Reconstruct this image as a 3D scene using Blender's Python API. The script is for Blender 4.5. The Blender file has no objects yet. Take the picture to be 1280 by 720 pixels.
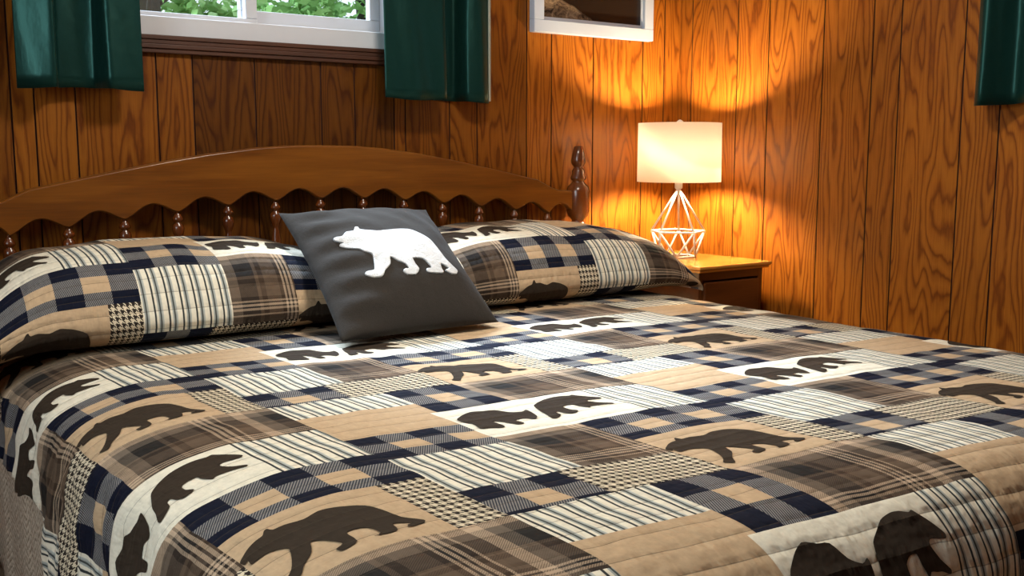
import bpy, bmesh, math, random
from mathutils import Vector, Matrix
from mathutils.geometry import tessellate_polygon
random.seed(7)
PI = math.pi
sc = bpy.context.scene
COL = sc.collection

# ------------------------------------------------------------------ helpers
def link(o, parent=None):
    COL.objects.link(o)
    if parent is not None:
        o.parent = parent
    return o

def empty(name, loc, label=None, cat=None, group=None):
    o = bpy.data.objects.new(name, None)
    o.location = loc
    o.empty_display_size = 0.05
    link(o)
    tag(o, label, cat, group)
    return o

def tag(o, label=None, cat=None, group=None, kind=None):
    if label: o['label'] = label
    if cat: o['category'] = cat
    if group: o['group'] = group
    if kind: o['kind'] = kind
    return o

def obj(name, bm, mats, parent=None, smooth=True, world=True):
    """bmesh in world coordinates -> ONE mesh object (moved into the parent's space)"""
    me = bpy.data.meshes.new(name)
    if parent is not None and world:
        off = Vector((0, 0, 0)); p = parent
        while p is not None:
            off += Vector(p.location); p = p.parent
        bmesh.ops.translate(bm, verts=bm.verts, vec=-off)
    bm.normal_update()
    bm.to_mesh(me); bm.free()
    if not isinstance(mats, (list, tuple)): mats = [mats]
    for m in mats: me.materials.append(m)
    if smooth:
        for p in me.polygons: p.use_smooth = True
    o = bpy.data.objects.new(name, me)
    return link(o, parent)

def BM(): return bmesh.new()

def box(bm, lo, hi, bevel=0.0, seg=2, mat=0):
    vs = [bm.verts.new((x, y, z)) for x in (lo[0], hi[0]) for y in (lo[1], hi[1]) for z in (lo[2], hi[2])]
    q = [(0,1,3,2),(4,6,7,5),(0,4,5,1),(2,3,7,6),(0,2,6,4),(1,5,7,3)]
    fs = [bm.faces.new([vs[i] for i in f]) for f in q]
    for f in fs: f.material_index = mat
    if bevel > 0:
        es = set(e for f in fs for e in f.edges)
        r = bmesh.ops.bevel(bm, geom=list(es), offset=bevel, segments=seg, profile=0.5, affect='EDGES')
        for f in r['faces']: f.material_index = mat
    return fs

def tube(bm, pts, r, n=8, cap=True):
    pts = [Vector(p) for p in pts]
    rings = []
    for i, p in enumerate(pts):
        if i == 0: d = pts[1]-pts[0]
        elif i == len(pts)-1: d = pts[-1]-pts[-2]
        else: d = (pts[i+1]-pts[i]).normalized()+(pts[i]-pts[i-1]).normalized()
        d.normalize()
        a = d.orthogonal().normalized() if i == 0 else (rings_a - d*rings_a.dot(d)).normalized()
        rings_a = a
        b = d.cross(a)
        rr = r[i] if isinstance(r, (list, tuple)) else r
        rings.append([bm.verts.new(p + a*rr*math.cos(2*PI*k/n) + b*rr*math.sin(2*PI*k/n)) for k in range(n)])
    for i in range(len(rings)-1):
        for k in range(n):
            bm.faces.new((rings[i][k], rings[i][(k+1)%n], rings[i+1][(k+1)%n], rings[i+1][k]))
    if cap:
        bm.faces.new(rings[0][::-1]); bm.faces.new(rings[-1])

def lathe(bm, c, prof, n=24, cap=True):
    rings = []
    for r, z in prof:
        r = max(r, 1e-4)
        rings.append([bm.verts.new((c[0]+r*math.cos(2*PI*k/n), c[1]+r*math.sin(2*PI*k/n), c[2]+z)) for k in range(n)])
    for i in range(len(rings)-1):
        for k in range(n):
            bm.faces.new((rings[i][k], rings[i][(k+1)%n], rings[i+1][(k+1)%n], rings[i+1][k]))
    if cap:
        bm.faces.new(rings[0][::-1]); bm.faces.new(rings[-1])

def lerp(a, b, t): return a+(b-a)*t
def sstep(a, b, x):
    t = max(0.0, min(1.0, (x-a)/(b-a))); return t*t*(3-2*t)
def interp(tab, x):
    if x <= tab[0][0]: return tab[0][1]
    for (x0, y0), (x1, y1) in zip(tab, tab[1:]):
        if x <= x1: return lerp(y0, y1, (x-x0)/(x1-x0))
    return tab[-1][1]
def hsh(i, j=0, k=0):
    v = math.sin(i*127.1+j*311.7+k*74.7)*43758.5453
    return v-math.floor(v)
def vnoise(x, y, s=0):
    i, j = math.floor(x), math.floor(y); fx, fy = x-i, y-j
    fx = fx*fx*(3-2*fx); fy = fy*fy*(3-2*fy)
    return lerp(lerp(hsh(i,j,s), hsh(i+1,j,s), fx), lerp(hsh(i,j+1,s), hsh(i+1,j+1,s), fx), fy)-0.5

# ------------------------------------------------------------------ node helpers
class NT:
    def __init__(self, name):
        self.m = bpy.data.materials.new(name); self.m.use_nodes = True
        self.t = self.m.node_tree; self.n = self.t.nodes; self.l = self.t.links
        self.n.clear()
        self.out = self.n.new('ShaderNodeOutputMaterial')
        self.b = self.n.new('ShaderNodeBsdfPrincipled')
        self.l.new(self.b.outputs[0], self.out.inputs[0])
    def put(self, sock, v):
        if v is None: return
        if isinstance(v, bpy.types.NodeSocket): self.l.new(v, sock)
        else:
            if sock.type == 'RGBA' and len(v) == 3: v = (*v, 1)
            sock.default_value = v
    def math(self, op, a, b=None, c=None):
        n = self.n.new('ShaderNodeMath'); n.operation = op
        for i, v in enumerate((a, b, c)):
            if v is not None: self.put(n.inputs[i], v)
        return n.outputs[0]
    def mix(self, f, a, b, mode='MIX'):
        n = self.n.new('ShaderNodeMix'); n.data_type = 'RGBA'; n.blend_type = mode
        self.put(n.inputs[0], f); self.put(n.inputs[6], a); self.put(n.inputs[7], b)
        return n.outputs[2]
    def xyz(self, v):
        n = self.n.new('ShaderNodeSeparateXYZ'); self.l.new(v, n.inputs[0]); return n.outputs
    def comb(self, x, y, z=0.0):
        n = self.n.new('ShaderNodeCombineXYZ')
        for i, v in enumerate((x, y, z)): self.put(n.inputs[i], v)
        return n.outputs[0]
    def noise(self, v, scale, detail=2.0, rough=0.5, dist=0.0):
        n = self.n.new('ShaderNodeTexNoise')
        if v is not None: self.l.new(v, n.inputs['Vector'])
        n.inputs['Scale'].default_value = scale; n.inputs['Detail'].default_value = detail
        n.inputs['Roughness'].default_value = rough; n.inputs['Distortion'].default_value = dist
        return n.outputs['Fac']
    def ramp(self, f, stops, interp='LINEAR'):
        n = self.n.new('ShaderNodeValToRGB'); n.color_ramp.interpolation = interp
        e = n.color_ramp.elements
        while len(e) < len(stops): e.new(0.5)
        for k, (p, c) in enumerate(stops):
            e[k].position = p
            e[k].color = (c, c, c, 1) if isinstance(c, (int, float)) else (*c, 1)
        self.l.new(f, n.inputs[0]); return n.outputs[0]
    def uv(self, name):
        n = self.n.new('ShaderNodeUVMap'); n.uv_map = name; return n.outputs[0]
    def attr(self, name):
        n = self.n.new('ShaderNodeAttribute'); n.attribute_name = name; return n.outputs
    def pos(self):
        n = self.n.new('ShaderNodeTexCoord'); return n.outputs['Object']
    def bump(self, h, strength=0.3, dist=0.01, normal=None):
        n = self.n.new('ShaderNodeBump'); n.inputs['Strength'].default_value = strength
        n.inputs['Distance'].default_value = dist; self.l.new(h, n.inputs['Height'])
        if normal is not None: self.l.new(normal, n.inputs['Normal'])
        self.l.new(n.outputs[0], self.b.inputs['Normal']); return n.outputs[0]
    def set(self, **k):
        names = dict(color='Base Color', rough='Roughness', metal='Metallic', spec='Specular IOR Level', sheen='Sheen Weight', coat='Coat Weight', coatr='Coat Roughness', trans='Transmission Weight')
        for a, v in k.items(): self.put(self.b.inputs[names[a]], v)
        return self

def simple(name, c, rough=0.5, var=0.06, scale=30, spec=0.4, bump=0.0, **k):
    t = NT(name)
    n = t.noise(t.pos(), scale, 3)
    t.set(color=t.mix(n, [x*(1-var) for x in c], [min(1, x*(1+var)) for x in c]), rough=rough, spec=spec, **k)
    if bump: t.bump(n, bump, 0.004)
    return t.m

# ------------------------------------------------------------------ wood
def wall_wood(name, axis):
    t = NT(name)
    p = t.xyz(t.pos()); ac = p[axis]; z = p[2]
    rnd = t.attr('plank_rand')['Fac']; tone = t.attr('plank_tone')['Fac']
    off = t.math('MULTIPLY', rnd, 57.0)
    v = t.comb(t.math('MULTIPLY', ac, 1.0), off, t.math('MULTIPLY', z, 0.13))
    n1 = t.noise(v, 6.5, 2.0, 0.45)
    v2 = t.comb(ac, off, t.math('MULTIPLY', z, 0.30))
    n2 = t.noise(v2, 48.0, 2.0, 0.5)
    ph = t.math('ADD', t.math('MULTIPLY', n1, 26.0), t.math('MULTIPLY', n2, 0.6))
    ph = t.math('ADD', ph, t.math('MULTIPLY', ac, 6.0))
    fr = t.math('FRACT', ph)
    ring = t.ramp(fr, [(0.0, 0.48), (0.14, 0.76), (0.5, 0.96), (0.76, 0.82), (0.92, 0.40), (1.0, 0.48)])
    fib = t.noise(t.comb(t.math('MULTIPLY', ac, 330.0), off, t.math('MULTIPLY', z, 9.0)), 1.0, 2.0, 0.6)
    blot = t.noise(t.comb(ac, off, t.math('MULTIPLY', z, 0.6)), 4.0, 3.0)
    vv = t.math('MULTIPLY', ring, t.math('ADD', 0.62, t.math('MULTIPLY', fib, 0.76)))
    vv = t.math('MULTIPLY', vv, t.math('ADD', 0.72, t.math('MULTIPLY', blot, 0.56)))
    c = t.ramp(vv, [(0.0, (0.050, 0.0095, 0.0012)), (0.3, (0.165, 0.036, 0.0032)), (0.62, (0.31, 0.084, 0.0065)), (1.0, (0.48, 0.155, 0.014))])
    tn = t.mix(1.0, c, t.comb(tone, tone, tone), 'MULTIPLY')
    t.set(color=tn, rough=0.38, spec=0.22)
    t.bump(vv, 0.12, 0.002)
    return t.m

def furn_wood(name, dark, mid, light, scale=1.0, axis=0, rough=0.3):
    t = NT(name)
    p = t.xyz(t.pos())
    long_ = p[axis]; o1, o2 = [p[i] for i in range(3) if i != axis]
    v = t.comb(t.math('MULTIPLY', long_, 1.6*scale), t.math('MULTIPLY', o1, 14*scale), t.math('MULTIPLY', o2, 14*scale))
    n = t.noise(v, 1.2, 3, 0.55, 0.6)
    fib = t.noise(t.comb(t.math('MULTIPLY', long_, 8), t.math('MULTIPLY', o1, 240), t.math('MULTIPLY', o2, 240)), 1.0, 2)
    f = t.math('ADD', t.math('MULTIPLY', n, 0.75), t.math('MULTIPLY', fib, 0.25))
    c = t.ramp(f, [(0.28, dark), (0.5, mid), (0.72, light)])
    t.set(color=c, rough=rough, spec=0.45, coat=0.25, coatr=0.2)
    t.bump(f, 0.06, 0.002)
    return t.m

M = {}
M['wall_x'] = wall_wood('wood_panelling_back', 0)
M['wall_y'] = wall_wood('wood_panelling_side', 1)
M['groove'] = simple('panel_groove', (0.035, 0.007, 0.002), 0.6)
M['head'] = furn_wood('maple_stained', (0.07, 0.019, 0.002), (0.145, 0.044, 0.0042), (0.22, 0.075, 0.008))
M['head_v'] = furn_wood('maple_stained_turned', (0.05, 0.011, 0.002), (0.10, 0.024, 0.004), (0.17, 0.045, 0.007), axis=2, rough=0.22)
M['night'] = furn_wood('honey_wood_top', (0.36, 0.14, 0.02), (0.50, 0.22, 0.035), (0.60, 0.29, 0.06), rough=0.22)
M['night_d'] = furn_wood('dark_stained_case', (0.045, 0.012, 0.003), (0.08, 0.022, 0.005), (0.12, 0.035, 0.008), rough=0.35)
M['trim'] = furn_wood('dark_window_trim', (0.028, 0.007, 0.0014), (0.050, 0.012, 0.002), (0.08, 0.02, 0.0035), rough=0.55)
M['vinyl'] = simple('white_vinyl', (0.56, 0.56, 0.59), 0.35, 0.02)
M['frame'] = simple('white_painted_frame', (0.42, 0.48, 0.60), 0.4, 0.02)
M['lip'] = simple('grey_mat_lip', (0.5, 0.53, 0.6), 0.4, 0.03)
M['wire'] = simple('white_lacquered_wire', (0.85, 0.80, 0.74), 0.3, 0.02)
M['ceil'] = simple('white_ceiling', (0.70, 0.66, 0.60), 0.8, 0.04, 40, bump=0.2)
M['carpet'] = simple('brown_carpet', (0.20, 0.14, 0.09), 0.95, 0.4, 260, spec=0.1, bump=0.6)
M['white_wall'] = simple('siding', (0.5, 0.45, 0.4), 0.7)
M['brass'] = simple('aged_brass', (0.35, 0.22, 0.08), 0.35, metal=0.9)
M['rod'] = simple('dark_rod', (0.03, 0.025, 0.02), 0.4, metal=0.6)
M['mattress'] = simple('mattress_ticking', (0.6, 0.58, 0.54), 0.8, 0.05)

# ------------------------------------------------------------------ quilt cloth materials (uv 'loc' in metres, local to each patch; uv 'quilt' over the whole cloth)
CREAM = (0.80, 0.74, 0.60); TAN = (0.53, 0.375, 0.23); NAVY = (0.006, 0.008, 0.020); GREY = (0.10, 0.105, 0.115)
BEAR = (0.040, 0.028, 0.019)
def cloth(name, build):
    t = NT(name)
    u, v = t.xyz(t.uv('loc'))[:2]
    q = t.xyz(t.uv('quilt')); qu, qv = q[0], q[1]
    c = build(t, u, v)
    mott = t.noise(t.comb(qu, qv), 70, 4, 0.6)
    c = t.mix(1.0, c, t.ramp(mott, [(0.25, 0.80), (0.75, 1.0)]), 'MULTIPLY')
    # quilting: rows of running stitch across the bed, with small puckers between them
    wob = t.math('MULTIPLY', t.noise(t.comb(qu, qv), 9, 1), 0.006)
    row = t.math('PINGPONG', t.math('ADD', qv, wob), 0.0205)
    st = t.math('SMOOTH_MIN', t.math('MULTIPLY', row, 45.0), 0.42, 0.25)
    puck = t.noise(t.comb(t.math('MULTIPLY', qu, 75), t.math('MULTIPLY', qv, 22)), 1.0, 2, 0.5)
    puck2 = t.noise(t.comb(qu, qv), 32, 2, 0.5)
    amp = t.math('MULTIPLY', t.math('SUBTRACT', 0.62, st), 1.0)
    h = t.math('ADD', st, t.math('MULTIPLY', t.math('MULTIPLY', puck, amp), 1.1))
    h = t.math('ADD', h, t.math('MULTIPLY', puck2, 0.45))
    gap = t.math('LESS_THAN', row, 0.0008)
    c = t.mix(t.math('MULTIPLY', gap, 0.50), c, (0.06, 0.045, 0.03))
    t.bump(h, 1.0, 0.011)
    t.set(color=c, rough=0.85, spec=0.12, sheen=0.0)
    return t.m
def per(t, u, p): return t.math('FRACT', t.math('DIVIDE', t.math('ADD', u, 50*p), p))
def b_check(t, u, v):
    i = t.math('LESS_THAN', per(t, u, 0.110), 0.5)      # navy warp
    j = t.math('LESS_THAN', per(t, v, 0.100), 0.5)
    tw = t.math('LESS_THAN', per(t, t.math('ADD', u, t.math('MULTIPLY', v, 0.6)), 0.0042), 0.5)
    grey = t.mix(tw, (0.035, 0.04, 0.055), (0.24, 0.225, 0.21))
    s = t.math('ADD', i, j)
    c = t.mix(t.math('GREATER_THAN', s, 0.5), TAN, grey)
    return t.mix(t.math('GREATER_THAN', s, 1.5), c, NAVY)
def b_stripe(t, u, v):
    w = t.math('ADD', u, t.math('MULTIPLY', t.noise(t.comb(u, v), 40, 2), 0.0012))
    f = per(t, w, 0.0305)
    dk = (0.035, 0.04, 0.042); sg = (0.36, 0.38, 0.35)
    c = t.ramp(f, [(0.0, CREAM), (0.20, CREAM), (0.23, dk), (0.33, dk), (0.36, CREAM), (0.50, CREAM), (0.53, sg), (0.60, sg), (0.64, dk), (0.70, (0.08, 0.09, 0.09)), (0.74, sg), (0.84, (0.48, 0.50, 0.46)), (0.88, CREAM)])
    return c
def b_hound(t, u, v):
    P = 0.0125; Q = 0.0150
    a = t.math('DIVIDE', t.math('ADD', u, 50*P), P); b = t.math('DIVIDE', t.math('ADD', v, 50*Q), Q)
    wa = t.math('LESS_THAN', t.math('FRACT', a), 0.5); we = t.math('LESS_THAN', t.math('FRACT', b), 0.5)
    d = t.math('LESS_THAN', t.math('FRACT', t.math('MULTIPLY', t.math('SUBTRACT', a, b), 2.0)), 0.5)
    f = t.math('ADD', t.math('MULTIPLY', d, wa), t.math('MULTIPLY', t.math('SUBTRACT', 1.0, d), we))
    return t.mix(f, (0.72, 0.62, 0.45), (0.03, 0.022, 0.018))
def b_plaid(t, u, v):
    base = (0.125, 0.084, 0.056); dk = (0.020, 0.018, 0.017); tn = (0.52, 0.38, 0.26); br = (0.05, 0.031, 0.02)
    gy = (0.16, 0.125, 0.095)
    st = [(0.0, tn), (0.09, gy), (0.20, dk), (0.40, base), (0.44, br), (0.50, base), (0.66, br), (0.70, tn), (0.725, dk), (0.745, tn), (0.77, dk), (0.79, tn), (0.82, br), (0.86, tn), (0.88, base)]
    a = t.ramp(per(t, u, 0.215), st, 'CONSTANT'); b = t.ramp(per(t, v, 0.205), st, 'CONSTANT')
    tw = t.math('LESS_THAN', per(t, t.math('ADD', u, v), 0.0036), 0.5)
    m = t.mix(0.5, a, b)
    w = t.mix(tw, a, b)
    return t.mix(0.35, m, w)
def b_flat(col):
    return lambda t, u, v: t.mix(t.noise(t.comb(u, v), 220, 2), [x*0.90 for x in col], [min(1, x*1.08) for x in col])
QM = [cloth('quilt_cream', b_flat(CREAM)), cloth('quilt_tan', b_flat(TAN)), cloth('quilt_check', b_check), cloth('quilt_stripe', b_stripe),
      cloth('quilt_houndstooth', b_hound), cloth('quilt_plaid', b_plaid), cloth('quilt_bear_brown', b_flat(BEAR))]
CR, TN, CK, SP, HT, PL, BR = range(7)

# patchwork repeat: a across the bed, b towards the foot, in metres
TA, TB_ = 0.645, 0.66
PATCH = [  # a0, a1, b0, b1, material, local shift u, v (for checks: number of squares across and down)
    (0.0, 0.305, 0.0, 0.175, CR, 0, 0), (0.305, 0.445, 0.0, 0.175, SP, 0.004, 0), (0.445, 0.645, 0.0, 0.085, TN, 0, 0),
    (0.445, 0.645, 0.085, 0.21, CK, 4, 3), (0.445, 0.645, 0.21, 0.375, SP, 0.012, 0), (0.0, 0.16, 0.175, 0.375, PL, 0.02, 0.0),
    (0.16, 0.445, 0.175, 0.30, CK, 5, 2.7), (0.16, 0.375, 0.30, 0.485, TN, 0, 0), (0.375, 0.445, 0.30, 0.485, HT, 0, 0),
    (0.445, 0.60, 0.375, 0.485, CK, 3, 2.2), (0.60, 0.645, 0.375, 0.485, HT, 0, 0), (0.0, 0.16, 0.375, 0.485, HT, 0.045, 0),
    (0.015, 0.16, 0.485, 0.66, CK, 3, 3), (0.16, 0.445, 0.485, 0.66, PL, 0.0, 0.0), (0.445, 0.645, 0.485, 0.59, SP, 0, 0),
    (0.0, 0.015, 0.485, 0.59, SP, 0.20, 0), (0.445, 0.645, 0.59, 0.66, TN, 0, 0), (0.0, 0.015, 0.59, 0.66, TN, 0, 0)]
def patch_at(a, b):
    am, bm_ = a % TA, b % TB_
    for p in PATCH:
        if p[0]-1e-6 <= am < p[1] and p[2]-1e-6 <= bm_ < p[3]: return p
    return PATCH[0]
def fill_lines(lines, period, lo, hi, step):
    out = []
    k0, k1 = math.floor(lo/period)-1, math.ceil(hi/period)+1
    base = sorted(k*period+l for k in range(k0, k1) for l in lines)
    for x0, x1 in zip(base, base[1:]):
        n = max(1, math.ceil((x1-x0)/step-1e-6))
        out += [x0+(x1-x0)*i/n for i in range(n)]
    return [x for x in out if lo-step <= x <= hi+step]
LA = [0.0, 0.015, 0.16, 0.305, 0.375, 0.445, 0.60]; LB = [0.0, 0.085, 0.175, 0.21, 0.30, 0.375, 0.485, 0.59]

TB= [(0.1599, 0.3648), (0.1702, 0.3564), (0.1797, 0.3499), (0.1916, 0.3444), (0.2019, 0.3417), (0.2082, 0.3324), (0.2131, 0.3303), (0.2169, 0.339), (0.2314, 0.3393), (0.2532, 0.3465), (0.2736, 0.3408), (0.2899, 0.3433), (0.3038, 0.347), (0.3269, 0.3591), (0.3351, 0.3837), (0.3398, 0.4201), (0.3559, 0.4423), (0.3511, 0.4502), (0.332, 0.453), (0.3326, 0.4455), (0.3401, 0.4427), (0.3207, 0.433), (0.3152, 0.454), (0.2846, 0.4549), (0.2957, 0.4501), (0.291, 0.4282), (0.2671, 0.4237), (0.2651, 0.4531), (0.2436, 0.4604), (0.2394, 0.4511), (0.2508, 0.4453), (0.245, 0.43), (0.2308, 0.4102), (0.2186, 0.4341), (0.1999, 0.4522), (0.1874, 0.4688), (0.1744, 0.4596), (0.1808, 0.4537), (0.191, 0.4402), (0.2069, 0.4011), (0.1905, 0.3852), (0.1752, 0.3849), (0.1668, 0.3847), (0.1676, 0.3721), (0.1622, 0.3759)]
CA= [(0.0091, 0.0634), (0.0321, 0.0432), (0.058, 0.0302), (0.0789, 0.0367), (0.0976, 0.0397), (0.1098, 0.0634), (0.1275, 0.0732), (0.1397, 0.068), (0.138, 0.0848), (0.1304, 0.1085), (0.1174, 0.1228), (0.1047, 0.1096), (0.086, 0.1116), (0.0873, 0.1326), (0.0739, 0.1358), (0.069, 0.1206), (0.0629, 0.1072), (0.0515, 0.0978), (0.0518, 0.1303), (0.0431, 0.1355), (0.0278, 0.1285), (0.0109, 0.1243), (0.0157, 0.0967), (0.0101, 0.0823)]
CB= [(.160,.068),(.167,.053),(.183,.041),(.206,.027),(.229,.022),(.247,.0225),(.262,.027),(.270,.0245),(.276,.032),(.290,.050),(.299,.064),(.296,.071),(.283,.070),(.268,.068),(.262,.075),(.272,.095),(.286,.110),(.283,.116),(.268,.110),(.255,.108),(.243,.106),(.236,.112),(.228,.093),(.226,.080),(.214,.079),(.201,.087),(.200,.104),(.207,.115),(.203,.122),(.189,.126),(.180,.118),(.176,.105),(.170,.108),(.168,.122),(.158,.131),(.146,.136),(.142,.131),(.149,.110),(.153,.090)]
PB= [(-0.732, 0.206), (-0.696, 0.21), (-0.636, 0.195), (-0.566, 0.25), (-0.476, 0.245), (-0.427, 0.313), (-0.392, 0.306), (-0.38, 0.246), (-0.205, 0.186), (-0.011, 0.198), (0.133, 0.207), (0.266, 0.187), (0.373, 0.112), (0.479, 0.019), (0.519, -0.12), (0.546, -0.278), (0.606, -0.38), (0.648, -0.432), (0.611, -0.479), (0.529, -0.486), (0.453, -0.451), (0.526, -0.419), (0.437, -0.356), (0.405, -0.437), (0.408, -0.487), (0.204, -0.482), (0.187, -0.44), (0.266, -0.424), (0.246, -0.354), (0.205, -0.291), (0.072, -0.277), (0.065, -0.367), (0.085, -0.437), (0.026, -0.495), (-0.089, -0.49), (-0.129, -0.446), (-0.093, -0.421), (-0.043, -0.42), (-0.062, -0.349), (-0.14, -0.297), (-0.212, -0.234), (-0.253, -0.335), (-0.348, -0.408), (-0.405, -0.475), (-0.508, -0.465), (-0.582, -0.421), (-0.589, -0.391), (-0.549, -0.374), (-0.475, -0.377), (-0.437, -0.307), (-0.418, -0.214), (-0.42, -0.155), (-0.489, -0.096), (-0.522, -0.038), (-0.603, 0.015), (-0.685, 0.085), (-0.692, 0.11), (-0.641, 0.112), (-0.689, 0.143), (-0.728, 0.177)]

def rounded(poly, n=3):
    out = []
    N = len(poly)
    for i in range(N):
        a, b, c, d = poly[i-1], poly[i], poly[(i+1) % N], poly[(i+2) % N]
        for k in range(n):
            s = k/n
            out.append(tuple(0.5*((2*b[j])+0.8*(-a[j]+c[j])*s+(1.6*a[j]-4.4*b[j]+3.6*c[j]-0.8*d[j])*s*s+(-0.8*a[j]+2.4*b[j]-2.4*c[j]+0.8*d[j])*s**3) for j in range(2)))
    return out
def bears_flat(step):
    """the three bear cut-outs as fine flat triangle sets in tile coordinates"""
    res = []
    for poly in (rounded(TB), rounded(CA), rounded(CB)):
        bm = BM()
        pv = [Vector((x, y, 0)) for x, y in poly]
        vs = [bm.verts.new(p) for p in pv]
        for t in tessellate_polygon([pv]):
            try: bm.faces.new([vs[i] for i in t])
            except ValueError: pass
        xs = [p.x for p in pv]; ys = [p.y for p in pv]
        for ax, lo, hi in ((0, min(xs), max(xs)), (1, min(ys), max(ys))):
            x = lo+step*0.5
            while x < hi:
                no = (1, 0, 0) if ax == 0 else (0, 1, 0); co = (x, 0, 0) if ax == 0 else (0, x, 0)
                bmesh.ops.bisect_plane(bm, geom=list(bm.verts)+list(bm.edges)+list(bm.faces), plane_co=co, plane_no=no, dist=1e-7)
                x += step
        bmesh.ops.triangulate(bm, faces=bm.faces)
        bm.verts.index_update()
        res.append(([tuple(v.co[:2]) for v in bm.verts], [[v.index for v in f.verts] for f in bm.faces]))
        bm.free()
    return res
BEARS = bears_flat(0.012)

def patchwork(bm, amin, amax, bmin, bmax, S, keep, step, lift=0.0012, bear_ok=None, cut=None):
    """cloth cut along the patch seams. S(a,b)->point on the surface; keep(a,b) decides what exists"""
    q = bm.loops.layers.uv.new('quilt'); lo = bm.loops.layers.uv.new('loc')
    As = fill_lines(LA, TA, amin, amax, step); Bs = fill_lines(LB, TB_, bmin, bmax, step)
    V = {}
    def vert(i, j):
        if (i, j) not in V: V[i, j] = bm.verts.new((As[i], Bs[j], 0.0))
        return V[i, j]
    def paint(f, p, sa, sb):
        for l in f.loops:
            a, b = l.vert.co.x, l.vert.co.y
            l[q].uv = (a, b)
            if p[4] == CK: l[lo].uv = ((a-sa)/(p[1]-p[0])*p[5]*0.055+1e-4, (b-sb)/(p[3]-p[2])*p[6]*0.05+1e-4)
            else: l[lo].uv = (a-sa+p[5], b-sb+p[6])
    for i in range(len(As)-1):
        for j in range(len(Bs)-1):
            ca, cb = (As[i]+As[i+1])/2, (Bs[j]+Bs[j+1])/2
            if not keep(ca, cb): continue
            p = patch_at(ca, cb)
            f = bm.faces.new((vert(i, j+1), vert(i+1, j+1), vert(i+1, j), vert(i, j)))
            f.material_index = p[4]
            sa = math.floor(ca/TA)*TA+p[0]; sb = math.floor(cb/TB_)*TB_+p[2]
            paint(f, p, sa, sb)
    if cut: cut(bm)
    base = list(bm.verts)
    P = {v: S(v.co.x, v.co.y) for v in base}
    ex = []
    for kx in range(math.floor(amin/TA)-1, math.ceil(amax/TA)+1):
        for ky in range(math.floor(bmin/TB_)-1, math.ceil(bmax/TB_)+1):
            for vs, fs in BEARS:
                nv = {}
                for f in fs:
                    pts = [(vs[i][0]+kx*TA, vs[i][1]+ky*TB_) for i in f]
                    if not all((bear_ok or keep)(*p) for p in pts): continue
                    fv = []
                    for i, p in zip(f, pts):
                        if i not in nv:
                            nv[i] = bm.verts.new((p[0], p[1], 0))
                            e = 0.002
                            c = S(*p); n = (S(p[0]+e, p[1])-c).cross(c-S(p[0], p[1]+e))
                            if n.length < 1e-12: n = Vector((0, 0, 1))
                            P[nv[i]] = c+n.normalized()*lift
                        fv.append(nv[i])
                    try: fc = bm.faces.new(fv)
                    except ValueError: continue
                    fc.material_index = BR
                    for l in fc.loops:
                        l[q].uv = l.vert.co.xy; l[lo].uv = l.vert.co.xy
                    fc.normal_update()
                    if fc.normal.z < 0: fc.normal_flip()
    for v, p in P.items(): v.co = p

# ------------------------------------------------------------------ room
XR, YB, XL, YF, ZC = 2.765, 2.85, -1.15, -1.35, 2.30
def panel_wall(name, axis, pos, lo, hi, grooves, mat, inward, hole=None, tones=None, thick=0.12):
    """panelled wall: planks with narrow routed grooves, a real thickness and an optional opening (lo, hi, z0, z1)"""
    bm = BM()
    fr = bm.faces.layers.float.new('plank_rand'); ft = bm.faces.layers.float.new('plank_tone')
    gs = sorted(g for g in grooves if lo < g < hi)
    g2 = 0.0022; dep = 0.005
    segs = []
    x = lo
    for g in gs:
        segs.append((x, g-g2, 0)); segs.append((g-g2, g+g2, 1)); x = g+g2
    segs.append((x, hi, 0))
    def P(c, d, z):
        return (c, pos+inward*d, z) if axis == 0 else (pos+inward*d, c, z)
    def face(pts, m, r, t):
        f = bm.faces.new([bm.verts.new(p) for p in pts]); f.material_index = m; f[fr] = r; f[ft] = t
    zs = [0.0, ZC] if not hole else [0.0, hole[2], hole[3], ZC]
    k = 0
    for a, b, g in segs:
        k += 1
        r = hsh(k, axis, 3); mid = (a+b)/2
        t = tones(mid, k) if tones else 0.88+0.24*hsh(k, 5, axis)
        cuts = [a, b]
        if hole: cuts = sorted(set([a, b]+[h for h in hole[:2] if a < h < b]))
        for a2, b2 in zip(cuts, cuts[1:]):
            for z0, z1 in zip(zs, zs[1:]):
                if hole and z0 == hole[2] and hole[0]-1e-6 <= a2 and b2 <= hole[1]+1e-6: continue
                d = -dep if g else 0.0
                face([P(a2, d, z0), P(b2, d, z0), P(b2, d, z1), P(a2, d, z1)], 1 if g else 0, r, t)
                if g:
                    for e in (a2, b2): face([P(e, 0, z0), P(e, -dep, z0), P(e, -dep, z1), P(e, 0, z1)], 1, r, t)
    def slab(c0, c1, z0, z1):
        d0, d1 = -thick, -dep-0.001
        A = P(c0, d0, z0); B = P(c1, d1, z1)
        box(bm, [min(A[i], B[i]) for i in range(3)], [max(A[i], B[i]) for i in range(3)], mat=2)
    if hole:
        slab(lo, hole[0], 0, ZC); slab(hole[1], hi, 0, ZC); slab(hole[0], hole[1], 0, hole[2]); slab(hole[0], hole[1], hole[3], ZC)
    else: slab(lo, hi, 0, ZC)
    o = obj(name, bm, [mat, M['groove'], M['white_wall']], smooth=False)
    return tag(o, kind='structure')

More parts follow.
